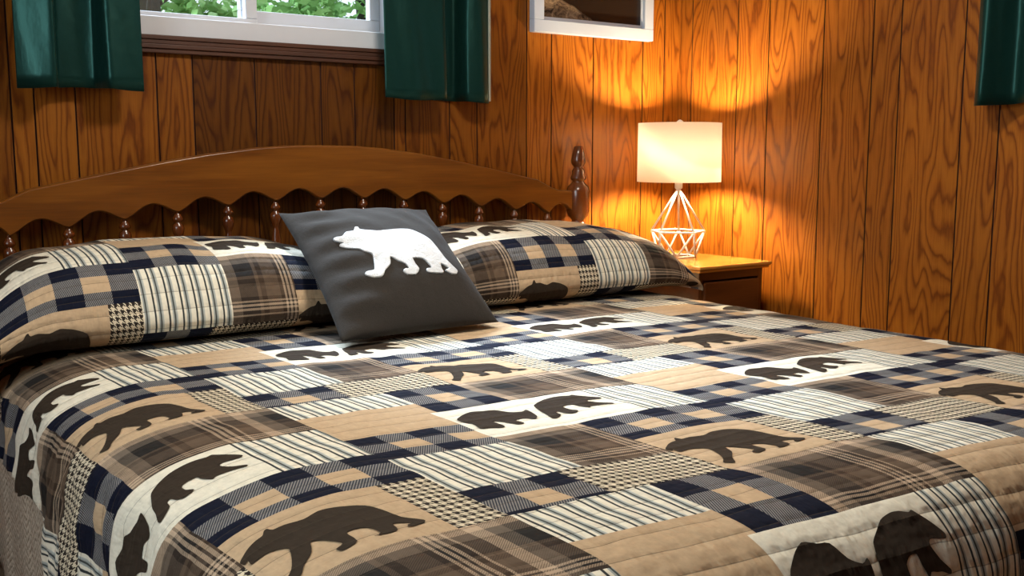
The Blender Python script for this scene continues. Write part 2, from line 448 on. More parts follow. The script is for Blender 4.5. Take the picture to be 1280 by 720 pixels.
gb = [-0.95, -0.75, -0.62, -0.42, -0.25, -0.05, 0.15, 0.33, 0.456, 0.51, 0.609, 0.819, 0.918, 1.096, 1.30, 1.41, 1.545, 1.585, 1.748, 1.854, 2.056, 2.162, 2.348, 2.583, 2.69]
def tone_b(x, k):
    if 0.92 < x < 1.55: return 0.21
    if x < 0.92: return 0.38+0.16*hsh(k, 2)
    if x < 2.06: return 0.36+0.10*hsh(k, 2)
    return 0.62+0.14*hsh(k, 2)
W1 = (0.62, 1.58, 1.362, 2.02)
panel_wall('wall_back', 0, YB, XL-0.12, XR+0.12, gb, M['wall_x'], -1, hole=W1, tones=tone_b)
gr = [2.78, 2.555, 2.413, 2.184, 1.997, 1.899, 1.69, 1.575, 1.40, 1.22, 1.11, 0.9, 0.7, 0.62, 0.4, 0.2, 0.0, -0.2, -0.4, -0.5, -0.8, -1.1]
W2 = (0.35, 1.38, 1.25, 2.02)
panel_wall('wall_right', 1, XR, YF-0.12, YB, gr, M['wall_y'], -1, hole=W2, tones=lambda x, k: 0.54+0.16*hsh(k, 9))
W3 = (0.3, 1.7, 1.1, 2.05)
panel_wall('wall_left', 1, XL, YF-0.12, YB, [YF+0.2*i for i in range(1, 21)], M['wall_y'], 1, hole=W3)
panel_wall('wall_front', 0, YF, XL, XR, [XL+0.21*i for i in range(1, 19)], M['wall_x'], 1)
bm = BM(); box(bm, (XL-0.12, YF-0.12, -0.1), (XR+0.12, YB+0.12, 0.0)); tag(obj('floor', bm, M['carpet'], smooth=False), kind='structure')
bm = BM(); box(bm, (XL-0.12, YF-0.12, ZC), (XR+0.12, YB+0.12, ZC+0.1)); tag(obj('ceiling', bm, M['ceil'], smooth=False), kind='structure')
bm = BM(); box(bm, (XL, YB-0.014, 0), (XR, YB, 0.09), 0.003); tag(obj('baseboard_back', bm, M['trim'], smooth=False), kind='structure')
bm = BM(); box(bm, (XR-0.014, YF, 0), (XR, YB-0.014, 0.09), 0.003); tag(obj('baseboard_right', bm, M['trim'], smooth=False), kind='structure')

# window glass
t = NT('window_glass'); t.n.remove(t.b)
gl = t.n.new('ShaderNodeBsdfGlass'); gl.inputs['IOR'].default_value = 1.0; gl.inputs['Roughness'].default_value = 0.0
gs_ = t.n.new('ShaderNodeBsdfGlossy'); gs_.inputs['Roughness'].default_value = 0.02
tr = t.n.new('ShaderNodeBsdfTransparent'); tr.inputs[0].default_value = (0.96, 0.98, 0.97, 1)
mx = t.n.new('ShaderNodeMixShader'); mx.inputs[0].default_value = 0.04
t.l.new(tr.outputs[0], mx.inputs[1]); t.l.new(gs_.outputs[0], mx.inputs[2]); t.l.new(mx.outputs[0], t.out.inputs[0]); t.n.remove(gl)
M['glass'] = t.m

def window(name, axis, pos, out, hole):
    """white sliding window in a wall opening; out = +1/-1 outward direction along the wall normal"""
    a0, a1, z0, z1 = hole
    c = ((a0+a1)/2, pos, z0) if axis == 0 else (pos, (a0+a1)/2, z0)
    root = bpy.data.objects.new(name, None); root.location = c; link(root); tag(root, kind='structure')
    def bx(bm, s0, s1, d0, d1, h0, h1, bev=0.003):
        d0, d1 = pos+out*d0, pos+out*d1
        if d0 > d1: d0, d1 = d1, d0
        lo, hi = ((s0, d0, h0), (s1, d1, h1)) if axis == 0 else ((d0, s0, h0), (d1, s1, h1))
        box(bm, lo, hi, bev)
    m = (a0+a1)/2
    bm = BM()
    bx(bm, a0, a1, 0.0, 0.11, z0, z0+0.052); bx(bm, a0, a1, 0.0, 0.11, z1-0.05, z1)
    bx(bm, a0, a0+0.05, 0.0, 0.11, z0+0.052, z1-0.05); bx(bm, a1-0.05, a1, 0.0, 0.11, z0+0.052, z1-0.05)
    obj('window_frame', bm, M['vinyl'], root, smooth=False)
    for s0, s1, d in ((a0+0.05, m+0.018, 0.02), (m-0.018, a1-0.05, 0.055)):
        bm = BM(); w = 0.034
        if d > 0.04: zb = z0+0.052+0.042
        else: zb = z0+0.052+0.014
        bx(bm, s0, s1, d, d+0.03, z0+0.05, zb); bx(bm, s0, s1, d, d+0.03, z1-0.09, z1-0.049)
        bx(bm, s0, s0+w, d, d+0.03, zb, z1-0.09); bx(bm, s1-w, s1, d, d+0.03, zb, z1-0.09)
        sash = obj('sash', bm, M['vinyl'], root, smooth=False)
        bm = BM(); bx(bm, s0+w-0.004, s1-w+0.004, d+0.012, d+0.016, zb-0.004, z1-0.086, 0)
        sp = obj('pane', bm, M['glass'], root, smooth=False)
    # ridged casing
    def casing(nm, s0, s1, h0, h1, horiz):
        bm = BM()
        n = 4; prof = [0.016, 0.021, 0.018, 0.022]
        for i in range(n):
            f0, f1 = i/n, (i+1)/n
            if horiz: bx(bm, s0, s1, -prof[i], 0.0, lerp(h0, h1, f0), lerp(h0, h1, f1), 0.002)
            else: bx(bm, lerp(s0, s1, f0), lerp(s0, s1, f1), -prof[i], 0.0, h0, h1, 0.002)
        obj(nm, bm, M['trim'], root, smooth=False)
    casing('casing', a0-0.05, a1+0.05, z0-0.047, z0, True); casing('casing', a0-0.05, a1+0.05, z1, z1+0.05, True)
    casing('casing', a0-0.05, a0, z0, z1, False); casing('casing', a1, a1+0.05, z0, z1, False)
    return root
window('window_1', 0, YB, 1, W1)
window('window_2', 1, XR, 1, W2)
window('window_3', 1, XL, -1, W3)

# ------------------------------------------------------------------ curtains
t = NT('green_satin')
p = t.xyz(t.pos())
n = t.noise(t.comb(t.math('MULTIPLY', p[0], 60), t.math('MULTIPLY', p[1], 60), t.math('MULTIPLY', p[2], 500)), 1.0, 2)
wr = t.noise(t.comb(t.math('MULTIPLY', p[0], 20), t.math('MULTIPLY', p[1], 20), t.math('MULTIPLY', p[2], 9)), 1.0, 3)
t.set(color=t.mix(n, (0.0022, 0.0125, 0.0105), (0.004, 0.020, 0.017)), rough=0.36, spec=0.42, sheen=0.04)
t.b.inputs['Sheen Tint'].default_value = (0.2, 0.8, 0.7, 1); t.b.inputs['Specular Tint'].default_value = (0.35, 0.95, 0.82, 1)
t.bump(wr, 0.25, 0.012)
M['green'] = t.m
M['hem'] = simple('pale_curtain_lining', (0.30, 0.30, 0.24), 0.8)

def spline(pts, n):
    out = []
    P = [pts[0]]+list(pts)+[pts[-1]]
    for i in range(1, len(P)-2):
        for k in range(n):
            s = k/n; a, b, c, d = P[i-1], P[i], P[i+1], P[i+2]
            out.append(tuple(0.5*((2*b[j])+(-a[j]+c[j])*s+(2*a[j]-5*b[j]+4*c[j]-d[j])*s*s+(-a[j]+3*b[j]-3*c[j]+d[j])*s**3) for j in range(2)))
    out.append(tuple(pts[-1])); return out
def curtain(axis, wall, prof, z0, z1, label, group='short green window curtains'):
    """prof: (across, distance from the wall) outline of the folds"""
    c0 = (prof[0][0]+prof[-1][0])/2
    root = empty('curtain', (c0, wall-0.08, z1) if axis == 0 else (wall-0.08, c0, z1), label, 'curtain', group)
    pl = spline(prof, 10); nz = 26
    bm = BM(); rows = []
    th = 0.003
    for side in (0, 1):
        grid = []
        for k in range(nz+1):
            f = k/nz; z = lerp(z0, z1, f)
            row = []
            for i, (a, d) in enumerate(pl):
                d2 = 0.07+(d-0.07)*lerp(1.0, 0.6, f)+0.002*math.sin(a*70+z*9)+th*side
                zz = z+(0.004*math.sin(a*23) if k == 0 else 0)
                row.append(bm.verts.new((a, wall-d2, zz) if axis == 0 else (wall-d2, a, zz)))
            grid.append(row)
        for k in range(nz):
            for i in range(len(pl)-1):
                q = (grid[k][i], grid[k][i+1], grid[k+1][i+1], grid[k+1][i])
                bm.faces.new(q if side else q[::-1])
        rows.append(grid)
    A, B = rows
    for i in range(len(pl)-1):
        bm.faces.new((A[0][i], A[0][i+1], B[0][i+1], B[0][i])); bm.faces.new((A[nz][i+1], A[nz][i], B[nz][i], B[nz][i+1]))
    for k in range(nz):
        for i in (0, len(pl)-1):
            bm.faces.new((A[k][i], A[k+1][i], B[k+1][i], B[k][i]))
    bmesh.ops.recalc_face_normals(bm, faces=bm.faces)
    obj('curtain_panel', bm, M['green'], root)
    return root
curtain(0, YB, [(0.462, 0.062), (0.490, 0.082), (0.518, 0.099), (0.540, 0.108), (0.550, 0.100), (0.556, 0.070), (0.563, 0.048), (0.60, 0.042), (0.640, 0.046), (0.652, 0.058), (0.664, 0.088), (0.676, 0.102), (0.70, 0.104), (0.73, 0.100), (0.758, 0.095)], 1.21, 2.06,
        'short green satin curtain on the left of the window, with a bright teal fold')
rc = curtain(0, YB, [(1.462, 0.10), (1.55, 0.112), (1.63, 0.112), (1.662, 0.114), (1.671, 0.10), (1.674, 0.030), (1.69, 0.006), (1.735, 0.004), (1.760, 0.012), (1.770, 0.06), (1.785, 0.075), (1.82, 0.080), (1.852, 0.070)], 1.21, 2.06,
        'short dark green curtain between the window and the white picture frame')
bm = BM(); box(bm, (1.852, YB-0.076, 1.212), (1.860, YB-0.066, 2.05), 0.002)
obj('side_hem', bm, M['hem'], rc)['label'] = 'pale turned side hem'
curtain(1, XR, [(1.615, 0.05), (1.60, 0.085), (1.575, 0.10), (1.545, 0.07), (1.51, 0.04), (1.47, 0.06), (1.44, 0.10), (1.40, 0.105), (1.36, 0.08), (1.33, 0.09)], 1.18, 2.06,
        'green curtain on the right-hand wall, cut off by the photo edge')
for axis, wall, a0, a1, lab in ((0, YB, 0.40, 1.90, 'dark curtain rod above the window over the bed'), (1, XR, 0.10, 1.66, 'dark curtain rod above the right-hand wall window')):
    P = (lambda a, d, z: (a, wall-d, z)) if axis == 0 else (lambda a, d, z: (wall-d, a, z))
    root = empty('curtain_rod', P((a0+a1)/2, 0.08, 2.075), lab, 'curtain rod')
    bm = BM(); tube(bm, [P(a0, 0.075, 2.075), P(a1, 0.075, 2.075)], 0.008, 12); obj('rod', bm, M['rod'], root)
    for a in (a0, a1):
        bm = BM(); tube(bm, [P(a, 0.0, 2.075), P(a, 0.075, 2.075)], 0.006, 8); obj('bracket', bm, M['rod'], root)

# ------------------------------------------------------------------ bed frame with scalloped headboard
BX = 1.262                                  # centre line of the bed
HY0, HY1 = 2.775, 2.805                     # headboard thickness
bed = empty('bed', (BX, 1.75, 0), 'maple-stained wooden bed with an arched scalloped spindle headboard under the window', 'bed')
def topz(d):
    return interp([(0, 1.070), (0.10, 1.069), (0.2, 1.062), (0.33, 1.046), (0.45, 1.026), (0.57, 1.003), (0.66, 0.985), (0.74, 0.968), (0.79, 0.958), (0.82, 0.944), (0.85, 0.930), (0.88, 0.921), (0.955, 0.917)], d)
def cuspz(d): return interp([(0, 0.914), (0.14, 0.911), (0.28, 0.902), (0.42, 0.888), (0.56, 0.873), (0.70, 0.858), (0.84, 0.842), (0.98, 0.834)], d)
def botz(x):
    d = abs(x-BX)
    if d > 0.84: return cuspz(0.84)+0.0*d + (0.032*math.sin(PI*min(1, (d-0.84)/0.10))**0.75 if d < 0.94 else 0)
    f = ((x-BX)/0.14) % 1.0
    return cuspz(d)+0.031*(0.5-0.5*math.cos(2*PI*f))**0.72
xs = [BX-0.955+1.91*i/382 for i in range(383)]
bm = BM()
def railsect(x):
    zt, zb = topz(abs(x-BX)), botz(x); b = 0.005
    return [(x, HY0+b, zt), (x, HY0, zt-b), (x, HY0, zb+b*0.8), (x, HY0+b*0.8, zb), (x, HY1-b, zb), (x, HY1, zb+b), (x, HY1, zt-b), (x, HY1-b, zt)]
prev = None
for x in xs:
    s = [bm.verts.new(p) for p in railsect(x)]
    if prev:
        for k in range(8): bm.faces.new((prev[k], prev[(k+1) % 8], s[(k+1) % 8], s[k]))
    else: bm.faces.new(s)
    prev = s
bm.faces.new(prev[::-1])
bmesh.ops.recalc_face_normals(bm, faces=bm.faces)
o = obj('headboard_rail', bm, M['head'], bed)
for p in o.data.polygons: p.use_smooth = abs(p.normal.y) < 0.9
bm = BM(); box(bm, (BX-0.955, HY0, 0.56), (BX+0.955, HY1, 0.66), 0.004); obj('lower_rail', bm, M['head'], bed, smooth=False)
sp_prof = [(0.011, 0.66), (0.013, 0.70), (0.009, 0.715), (0.015, 0.73), (0.018, 0.75), (0.014, 0.775), (0.009, 0.785)]
for k in range(-6, 7):
    x = BX+0.14*k; zt = cuspz(abs(0.14*k))
    h = [(0.010, 0.655), (0.012, 0.70), (0.014, zt-0.110), (0.008, zt-0.080), (0.008, zt-0.074), (0.0115, zt-0.066), (0.0155, zt-0.054), (0.0165, zt-0.044), (0.0145, zt-0.034), (0.0085, zt-0.029), (0.0085, zt-0.027), (0.0150, zt-0.022), (0.0150, zt-0.017), (0.0110, zt-0.009), (0.0055, zt-0.002), (0.005, zt+0.008)]
    bm = BM(); lathe(bm, (x, (HY0+HY1)/2, 0), h, 20); obj('spindle', bm, M['head_v'], bed)
for s in (-1, 1):
    x = BX+s*0.974
    pr = [(0.028, 0.0), (0.034, 0.05), (0.034, 0.52), (0.028, 0.56), (0.036, 0.60), (0.036, 0.70), (0.024, 0.74), (0.029, 0.765), (0.030, 0.79), (0.026, 0.806), (0.021, 0.812), (0.024, 0.816), (0.036, 0.830), (0.041, 0.846), (0.0415, 0.915), (0.038, 0.930), (0.024, 0.944), (0.020, 0.950), (0.027, 0.956), (0.028, 0.962), (0.023, 0.972), (0.023, 0.985), (0.019, 0.992), (0.014, 0.997), (0.022, 1.006), (0.0255, 1.013), (0.0265, 1.020), (0.022, 1.045), (0.016, 1.068), (0.010, 1.071)]
    bm = BM(); lathe(bm, (x, (HY0+HY1)/2, 0), pr, 28); obj('post', bm, M['head_v'], bed)
    bm = BM(); box(bm, (BX+s*0.845-0.012, 0.866, 0.13), (BX+s*0.845+0.012, HY0, 0.21), 0.004); obj('side_rail', bm, M['head'], bed, smooth=False)
    bm = BM(); lathe(bm, (BX+s*0.80, 0.91, 0), [(0.025, 0), (0.035, 0.15)], 16); obj('leg', bm, M['head_v'], bed)
bm = BM(); box(bm, (BX-0.86, 0.84, 0.13), (BX+0.86, 0.865, 0.21), 0.003); obj('foot_rail', bm, M['head'], bed, smooth=False)

XQ0, XQ1, YQ0 = 0.275, 2.262, 0.69          # planes of the quilt's side and foot falls
ZT = 0.617
def rbox(lo, hi, bev, seg=5):
    bm = BM(); box(bm, lo, hi, bev, seg); return bm
o = obj('box_spring', rbox((0.435, 0.775, 0.215), (2.20, 2.765, 0.36), 0.03), M['mattress']); tag(o, 'pale box spring inside the bed, hidden by the beige skirt', 'box spring')
o = obj('mattress', rbox((0.435, 0.775, 0.363), (2.20, 2.768, 0.586), 0.10, 8), M['mattress']); tag(o, 'king mattress on the bed frame, covered by the patchwork quilt', 'mattress')
# mottled bed skirt hanging inside the quilt
t = NT('beige_mottled_weave')
pp = t.xyz(t.pos())
k = t.math('ABSOLUTE', t.math('SUBTRACT', t.math('FRACT', t.math('MULTIPLY', pp[1], 26)), 0.5))
w_ = t.math('FRACT', t.math('ADD', t.math('MULTIPLY', pp[2], 62), t.math('MULTIPLY', k, 3.0)))
nn = t.noise(t.pos(), 130, 3, 0.6)
f_ = t.math('ADD', t.math('MULTIPLY', w_, 0.35), t.math('MULTIPLY', nn, 0.75))
t.set(color=t.ramp(f_, [(0.3, (0.20, 0.15, 0.105)), (0.55, (0.50, 0.42, 0.33)), (0.8, (0.74, 0.65, 0.53))]), rough=0.9, spec=0.15)
t.bump(f_, 0.5, 0.006); M['skirt'] = t.m
path = [(0.338, 2.74), (0.392, 0.84), (0.43, 0.77), (2.18, 0.77), (2.222, 0.84), (2.222, 2.74)]
pts = []
for (x0, y0), (x1, y1) in zip(path, path[1:]):
    L = math.hypot(x1-x0, y1-y0); n = max(2, int(L/0.02))
    for i in range(n): pts.append((lerp(x0, x1, i/n), lerp(y0, y1, i/n), -(y1-y0)/L, (x1-x0)/L))
bm = BM(); prev = None
for i, (x, y, nx, ny) in enumerate(pts):
    col = []
    for j in range(13):
        f = j/12; w = 0.010*f*math.sin(i*0.55)+0.004*f*math.sin(i*1.7+1)
        col.append(bm.verts.new((x+nx*(w+0.006*f)*1, y+ny*(w+0.006*f), lerp(0.50, 0.015, f))))
    if prev:
        for j in range(12): bm.faces.new((prev[j], prev[j+1], col[j+1], col[j]))
    prev = col
bmesh.ops.recalc_face_normals(bm, faces=bm.faces)
o = obj('bed_skirt', bm, M['skirt']); tag(o, 'mottled beige fabric bed skirt showing below the quilt hem at lower left', 'bed skirt')
m_ = o.modifiers.new('thick', 'SOLIDIFY'); m_.thickness = 0.004; m_.offset = 1

# ------------------------------------------------------------------ quilt
A0X, B0Y, SKX, SKY = 0.84, 1.44, 0.068, 0.054
def ab2xy(a, b): return A0X+a+SKX*b, B0Y-b-SKY*a
def xy2ab(x, y):
    a = x-A0X; b = B0Y-y
    for _ in range(8): a = x-A0X-SKX*b; b = B0Y-y-SKY*a
    return a, b
def fall(tab):
    """(out, down) outline of a fall -> function of the cloth length past its start"""
    p = spline(tab, 12); L = [0.0]
    for q, r in zip(p, p[1:]): L.append(L[-1]+math.hypot(r[0]-q[0], r[1]-q[1]))
    ox_ = list(zip(L, [q[0] for q in p])); dn_ = list(zip(L, [q[1] for q in p]))
    return lambda e: (0.0, 0.0) if e <= 0 else (interp(ox_, e), interp(dn_, e))
F_LEFT = fall([(0, 0), (0.037, 0.004), (0.079, 0.012), (0.126, 0.027), (0.154, 0.042), (0.172, 0.058), (0.184, 0.082), (0.192, 0.125), (0.197, 0.17), (0.203, 0.30), (0.207, 0.60)])
F_FOOT = fall([(0, 0), (0.05, 0.003), (0.08, 0.007), (0.11, 0.015), (0.14, 0.031), (0.165, 0.056), (0.18, 0.079), (0.19, 0.105), (0.196, 0.14), (0.203, 0.30), (0.208, 0.60)])
F_RIGHT = fall([(0, 0), (0.04, 0.006), (0.07, 0.022), (0.088, 0.05), (0.096, 0.09), (0.100, 0.15), (0.104, 0.6)])
XS, YS, XE = 0.525, 0.885, 2.165              # where the left, foot and right roundings start
def surf(x, y):
    ox, oy, dx, dy = 0, 0, 0, 0
    X, Y = x, y
    xs = XS+0.035*(1.5-y)*0.8
    if x < xs:
        o_, dx = F_LEFT(xs-x); X = xs-o_
    elif x > XE:
        o_, dx = F_RIGHT(x-XE); X = XE+o_
    if y < YS:
        o_, dy = F_FOOT(YS-y); Y = YS-o_
    z = ZT-(dx**3+dy**3)**(1/3)
    flat = 1-min(1, (dx+dy)/0.1)
    z += flat*(0.005*vnoise(x*7, y*7, 1)+0.006*vnoise(x*3.1, y*3.1, 2)) + 0.003*vnoise(x*24, y*24, 4)
    z -= 0.008*flat*max(0, (x-1.27)/1.0)**2
    fx = sstep(0.07, 0.3, dx); fy = sstep(0.08, 0.35, dy)     # soft folds in the falls
    nz = 0.012*vnoise(y*40, z*26, 5)
    if x < xs: X -= fx*(0.010*math.sin(y*15+0.6)+0.006*math.sin(y*31)) + 0.004*fx + nz*sstep(0.02, 0.1, dx)
    if x > XE: X += fx*0.010*math.sin(y*14)
    if y < YS: Y -= fy*(0.010*math.sin(x*12)+0.006*math.sin(x*27+1)) + 0.009*vnoise(x*36, z*20, 6)*sstep(0.02, 0.1, dy)
    z = max(z, 0.03)
    return Vector((X, Y, z))
def Sq(a, b): return surf(*ab2xy(a, b))
QX0, QX1, QY0, QY1 = XS-0.66, XE+0.46, YS-0.68, 2.74
def inq(x, y): return QX0 < x < QX1 and QY0 < y < QY1
HEM = [(2.9, -0.345), (2.10, -0.345), (1.93, -0.37), (1.86, -0.50), (1.78, -0.62), (1.4, -0.65), (-1, -0.65)]   # left hem: y -> cloth length past the left rounding
def keepq(a, b):
    x, y = ab2xy(a, b)
    if not inq(x, y): return False
    lim = interp([(-yy, XS+h) for yy, h in HEM], -y)
    return x > lim-0.012
def hemcut(bm):
    # snap the edge vertices of the left fall onto the hem line so that it ends in a clean edge
    for v in bm.verts:
        x, y = ab2xy(v.co.x, v.co.y)
        lim = interp([(-yy, XS+h) for yy, h in HEM], -y)
        if x < lim:
            a, b = xy2ab(lim, y); v.co.x, v.co.y = a, b
cs = [xy2ab(x, y) for x in (QX0, QX1) for y in (QY0, QY1)]
bm = BM()
patchwork(bm, min(c[0] for c in cs), max(c[0] for c in cs), min(c[1] for c in cs), max(c[1] for c in cs), Sq, keepq, 0.0115, cut=hemcut)
o = obj('quilt', bm, QM); tag(o, 'patchwork quilt with bears, checks, stripes and plaid spread over the bed', 'quilt')

# ------------------------------------------------------------------ pillow shams
def sham(x0, x1, label, droop, group='bear patchwork pillow shams'):
    """king pillow lying against the headboard in a patchwork sham: superellipse sections that flatten to a seam at both ends"""
    xc, hx = (x0+x1)/2, (x1-x0)/2
    yc, hy, hz, zb = 2.515, 0.265, 0.108, 0.617
    def S3(u, th):
        # th: angle round the section, 0 = front, 90 deg = top
        e = max(0.0, 1-abs(u)**3.2)**0.55
        c, s_ = math.cos(th), math.sin(th)
        n = 2.9
        cy = math.copysign(abs(c)**(2/n), c); cz = math.copysign(abs(s_)**(2/n), s_)
        x = xc+hx*u*(1-0.030*(1-abs(cy))*abs(u)**3)
        y = yc-hy*(0.93+0.07*abs(u)**4)*cy+0.055*cz*e
        zc = zb+0.012+(hz-0.012)*(0.55+0.45*e)*(1 if True else 0)-0.035*(1-e)
        z = zc+hz*max(e, 0.03)*cz
        z += (0.005*vnoise(u*6+xc*3, y*9, 8)*2+0.002*math.sin(u*17+cy*3))*e*max(0, cz)
        for edge, sgn in ((XQ0+0.15, -1), (XQ1-0.08, 1)):      # sag over the mattress edge
            over = (x-edge)*sgn
            if over > 0: z -= droop*over**1.6*(1.0 if cz > 0 else 0.7)
        return Vector((x, y, z))
    N = 360; ths = [-PI/2+2*PI*i/N for i in range(N+1)]
    pts = [S3(0, th) for th in ths]; L = [0]
    for p, q in zip(pts, pts[1:]): L.append(L[-1]+(q-p).length)
    L0 = L[int(N*(90-50)/360)]                   # length at the line where the cloth meets the bed in front
    BF = 0.410                                   # pattern row found there
    def b2th(b):
        s_ = L0+(BF-b)
        if s_ <= 0: return ths[0]
        if s_ >= L[-1]: return ths[-1]
        lo_, hi_ = 0, N
        while hi_-lo_ > 1:
            m = (lo_+hi_)//2
            if L[m] <= s_: lo_ = m
            else: hi_ = m
        return lerp(ths[lo_], ths[hi_], (s_-L[lo_])/max(1e-9, L[hi_]-L[lo_]))
    ax = 0.797
    bmax = BF+L0; bmin = bmax-L[-1]; amin, amax = x0-ax, x1-ax
    def S(a, b): return S3(max(-1, min(1, (a+ax-xc)/hx)), b2th(b))
    bm = BM()
    patchwork(bm, amin, amax, bmin, bmax, S, lambda a, b: amin-0.012 < a < amax+0.012 and bmin-0.012 < b < bmax+0.012, 0.0125, lift=0.0015,
              bear_ok=lambda a, b: amin+0.01 < a < amax-0.01 and bmin+0.06 < b < bmax-0.06)
    o = obj('pillow_sham', bm, QM)
    return tag(o, label, 'pillow', group)
sham(0.205, 1.245, 'patchwork pillow sham on the left, behind the grey cushion and sagging over the bed edge', 1.1)
sham(1.270, 2.310, 'patchwork pillow sham on the right side of the bed, next to the nightstand', 0.8)

# ------------------------------------------------------------------ throw pillow
t = NT('charcoal_cotton')
n1 = t.noise(t.pos(), 18, 3); n2 = t.noise(t.pos(), 400, 2)
t.set(color=t.mix(n2, (0.020, 0.0165, 0.0135), (0.036, 0.030, 0.025)), rough=0.9, spec=0.12, sheen=0.06)
t.bump(t.math('ADD', n1, t.math('MULTIPLY', n2, 0.15)), 0.35, 0.012); M['charcoal'] = t.m
t = NT('white_fleece')
n1 = t.noise(t.pos(), 55, 4, 0.6); n2 = t.noise(t.pos(), 320, 2)
t.set(color=t.mix(n1, (0.46, 0.47, 0.48), (0.72, 0.72, 0.72)), rough=0.95, spec=0.08, sheen=0.05)
t.bump(t.math('ADD', n1, t.math('MULTIPLY', n2, 0.5)), 0.6, 0.008); M['fleece'] = t.m
BL, BRc, TL, TR = Vector((0.963, 2.034, 0.632)), Vector((1.400, 2.057, 0.632)), Vector((0.985, 2.43, 0.898)), Vector((1.412, 2.43, 0.893))
tp = empty('throw_pillow', (BL+BRc)/2, 'dark grey square cushion with a white polar bear, leaning on the shams', 'cushion')
NRM = (BRc-BL).cross(TL-BL).normalized()
def tpos(u, v, side=1):
    uu = u*(1-0.055*(1-v*v)); vv = v*(1-(0.045 if v > 0 else 0.012)*(1-u*u))
    s, r = (uu+1)/2, (vv+1)/2
    p = (BL*(1-s)+BRc*s)*(1-r)+(TL*(1-s)+TR*s)*r
    h = (max(0, 1-abs(u)**2.4)*max(0, 1-abs(v)**2.4))**0.62
    T = 0.085 if side > 0 else 0.04
    # puckers fanning in from the left seam
    wr = 0.005*math.sin(v*21+u*4)*sstep(-0.15, -0.85, u)*max(0, 1-abs(u)**6)
    wr += 0.004*math.sin((u*1.1+v)*13)*sstep(0.0, 0.9, v)*max(0, 1-v**8)*0.6
    wr += 0.006*vnoise(u*3+5, v*3, 6)*h
    return p+NRM*side*(h*T+(wr if side > 0 else 0)*(h > 0))
bm = BM(); n = 72
for side in (1, -1):
    g = [[bm.verts.new(tpos(-1+2*i/n, -1+2*j/n, side)) for j in range(n+1)] for i in range(n+1)]
    for i in range(n):
        for j in range(n):
            q = (g[i][j], g[i+1][j], g[i+1][j+1], g[i][j+1]); bm.faces.new(q if side > 0 else q[::-1])
bmesh.ops.remove_doubles(bm, verts=bm.verts, dist=1e-5)
obj('cushion_cover', bm, M['charcoal'], tp)
# furry applique: raised, with rolled edge
pv = [Vector((x, y, 0)) for x, y in rounded(PB)]
bm = BM(); vs = [bm.verts.new(p) for p in pv]
for tri in tessellate_polygon([pv]):
    try: bm.faces.new([vs[i] for i in tri])
    except ValueError: pass
for ax_ in (0, 1):
    x = -1.0
    while x < 1.0:
        bmesh.ops.bisect_plane(bm, geom=list(bm.verts)+list(bm.edges)+list(bm.faces), plane_co=(x, 0, 0) if ax_ == 0 else (0, x, 0), plane_no=(1, 0, 0) if ax_ == 0 else (0, 1, 0), dist=1e-6)
        x += 0.025
bmesh.ops.triangulate(bm, faces=bm.faces)
bmesh.ops.recalc_face_normals(bm, faces=bm.faces)
for f in bm.faces:
    f.normal_update()
    if f.normal.z < 0: f.normal_flip()
rim = set(v for e in bm.edges if e.is_boundary for v in e.verts)
res = bmesh.ops.extrude_face_region(bm, geom=list(bm.faces))
topv = [v for v in res['geom'] if isinstance(v, bmesh.types.BMVert)]
tops = set(topv)
for v in list(bm.verts):
    u_, v_ = v.co.x, v.co.y
    base = tpos(u_, v_)
    v.co = base+NRM*(0.0045 if v in tops else 0.0)
obj('bear_applique', bm, M['fleece'], tp)['label'] = 'white fleecy polar bear applique'

# ------------------------------------------------------------------ nightstand
NX0, NX1, NY0, NY1, NZ = 2.36, 2.705, 2.315, 2.825, 0.682
ns = empty('nightstand', ((NX0+NX1)/2, (NY0+NY1)/2, 0), 'wooden nightstand with a honey-coloured top in the room corner', 'nightstand')
bm = BM()
for lo, hi, b in (((NX0, NY0, NZ-0.012), (NX1, NY1, NZ), 0.004), ((NX0+0.006, NY0+0.006, NZ-0.022), (NX1-0.006, NY1, NZ-0.012), 0.004)): box(bm, lo, hi, b)
obj('top', bm, M['night'], ns, smooth=False)
bm = BM(); x0, x1, y0 = NX0+0.022, NX1-0.022, NY0+0.022
box(bm, (x0, y0+0.004, 0.09), (x0+0.018, NY1-0.01, NZ-0.022), 0.002); box(bm, (x1-0.018, y0+0.004, 0.09), (x1, NY1-0.01, NZ-0.022), 0.002)
box(bm, (x0+0.018, NY1-0.025, 0.09), (x1-0.018, NY1-0.01, NZ-0.022)); box(bm, (x0+0.018, y0+0.004, 0.09), (x1-0.018, NY1-0.025, 0.11))
box(bm, (x0+0.018, y0+0.004, NZ-0.05), (x1-0.018, y0+0.02, NZ-0.022)); box(bm, (x0+0.018, y0+0.004, 0.36), (x1-0.018, y0+0.02, 0.385))
obj('case', bm, M['night_d'], ns, smooth=False)
for z0, z1 in ((0.392, NZ-0.056), (0.118, 0.354)):
    bm = BM(); box(bm, (x0+0.022, y0-0.004, z0), (x1-0.022, y0+0.016, z1), 0.004); d = obj('drawer', bm, M['night_d'], ns, smooth=False)
    bm = BM(); cz = (z0+z1)/2
    pr = [(0.006, 0), (0.006, 0.010), (0.013, 0.016), (0.014, 0.022), (0.009, 0.027), (0.001, 0.028)]
    lathe(bm, (0, 0, 0), pr, 18)
    bmesh.ops.rotate(bm, verts=bm.verts, cent=(0, 0, 0), matrix=Matrix.Rotation(PI/2, 3, 'X'))
    bmesh.ops.translate(bm, verts=bm.verts, vec=((x0+x1)/2, y0-0.004, cz))
    obj('knob', bm, M['brass'], d)
for x in (x0+0.02, x1-0.02):
    for y in (y0+0.024, NY1-0.03):
        bm = BM(); lathe(bm, (x, y, 0), [(0.013, 0), (0.019, 0.09)], 12); obj('leg', bm, M['night_d'], ns)

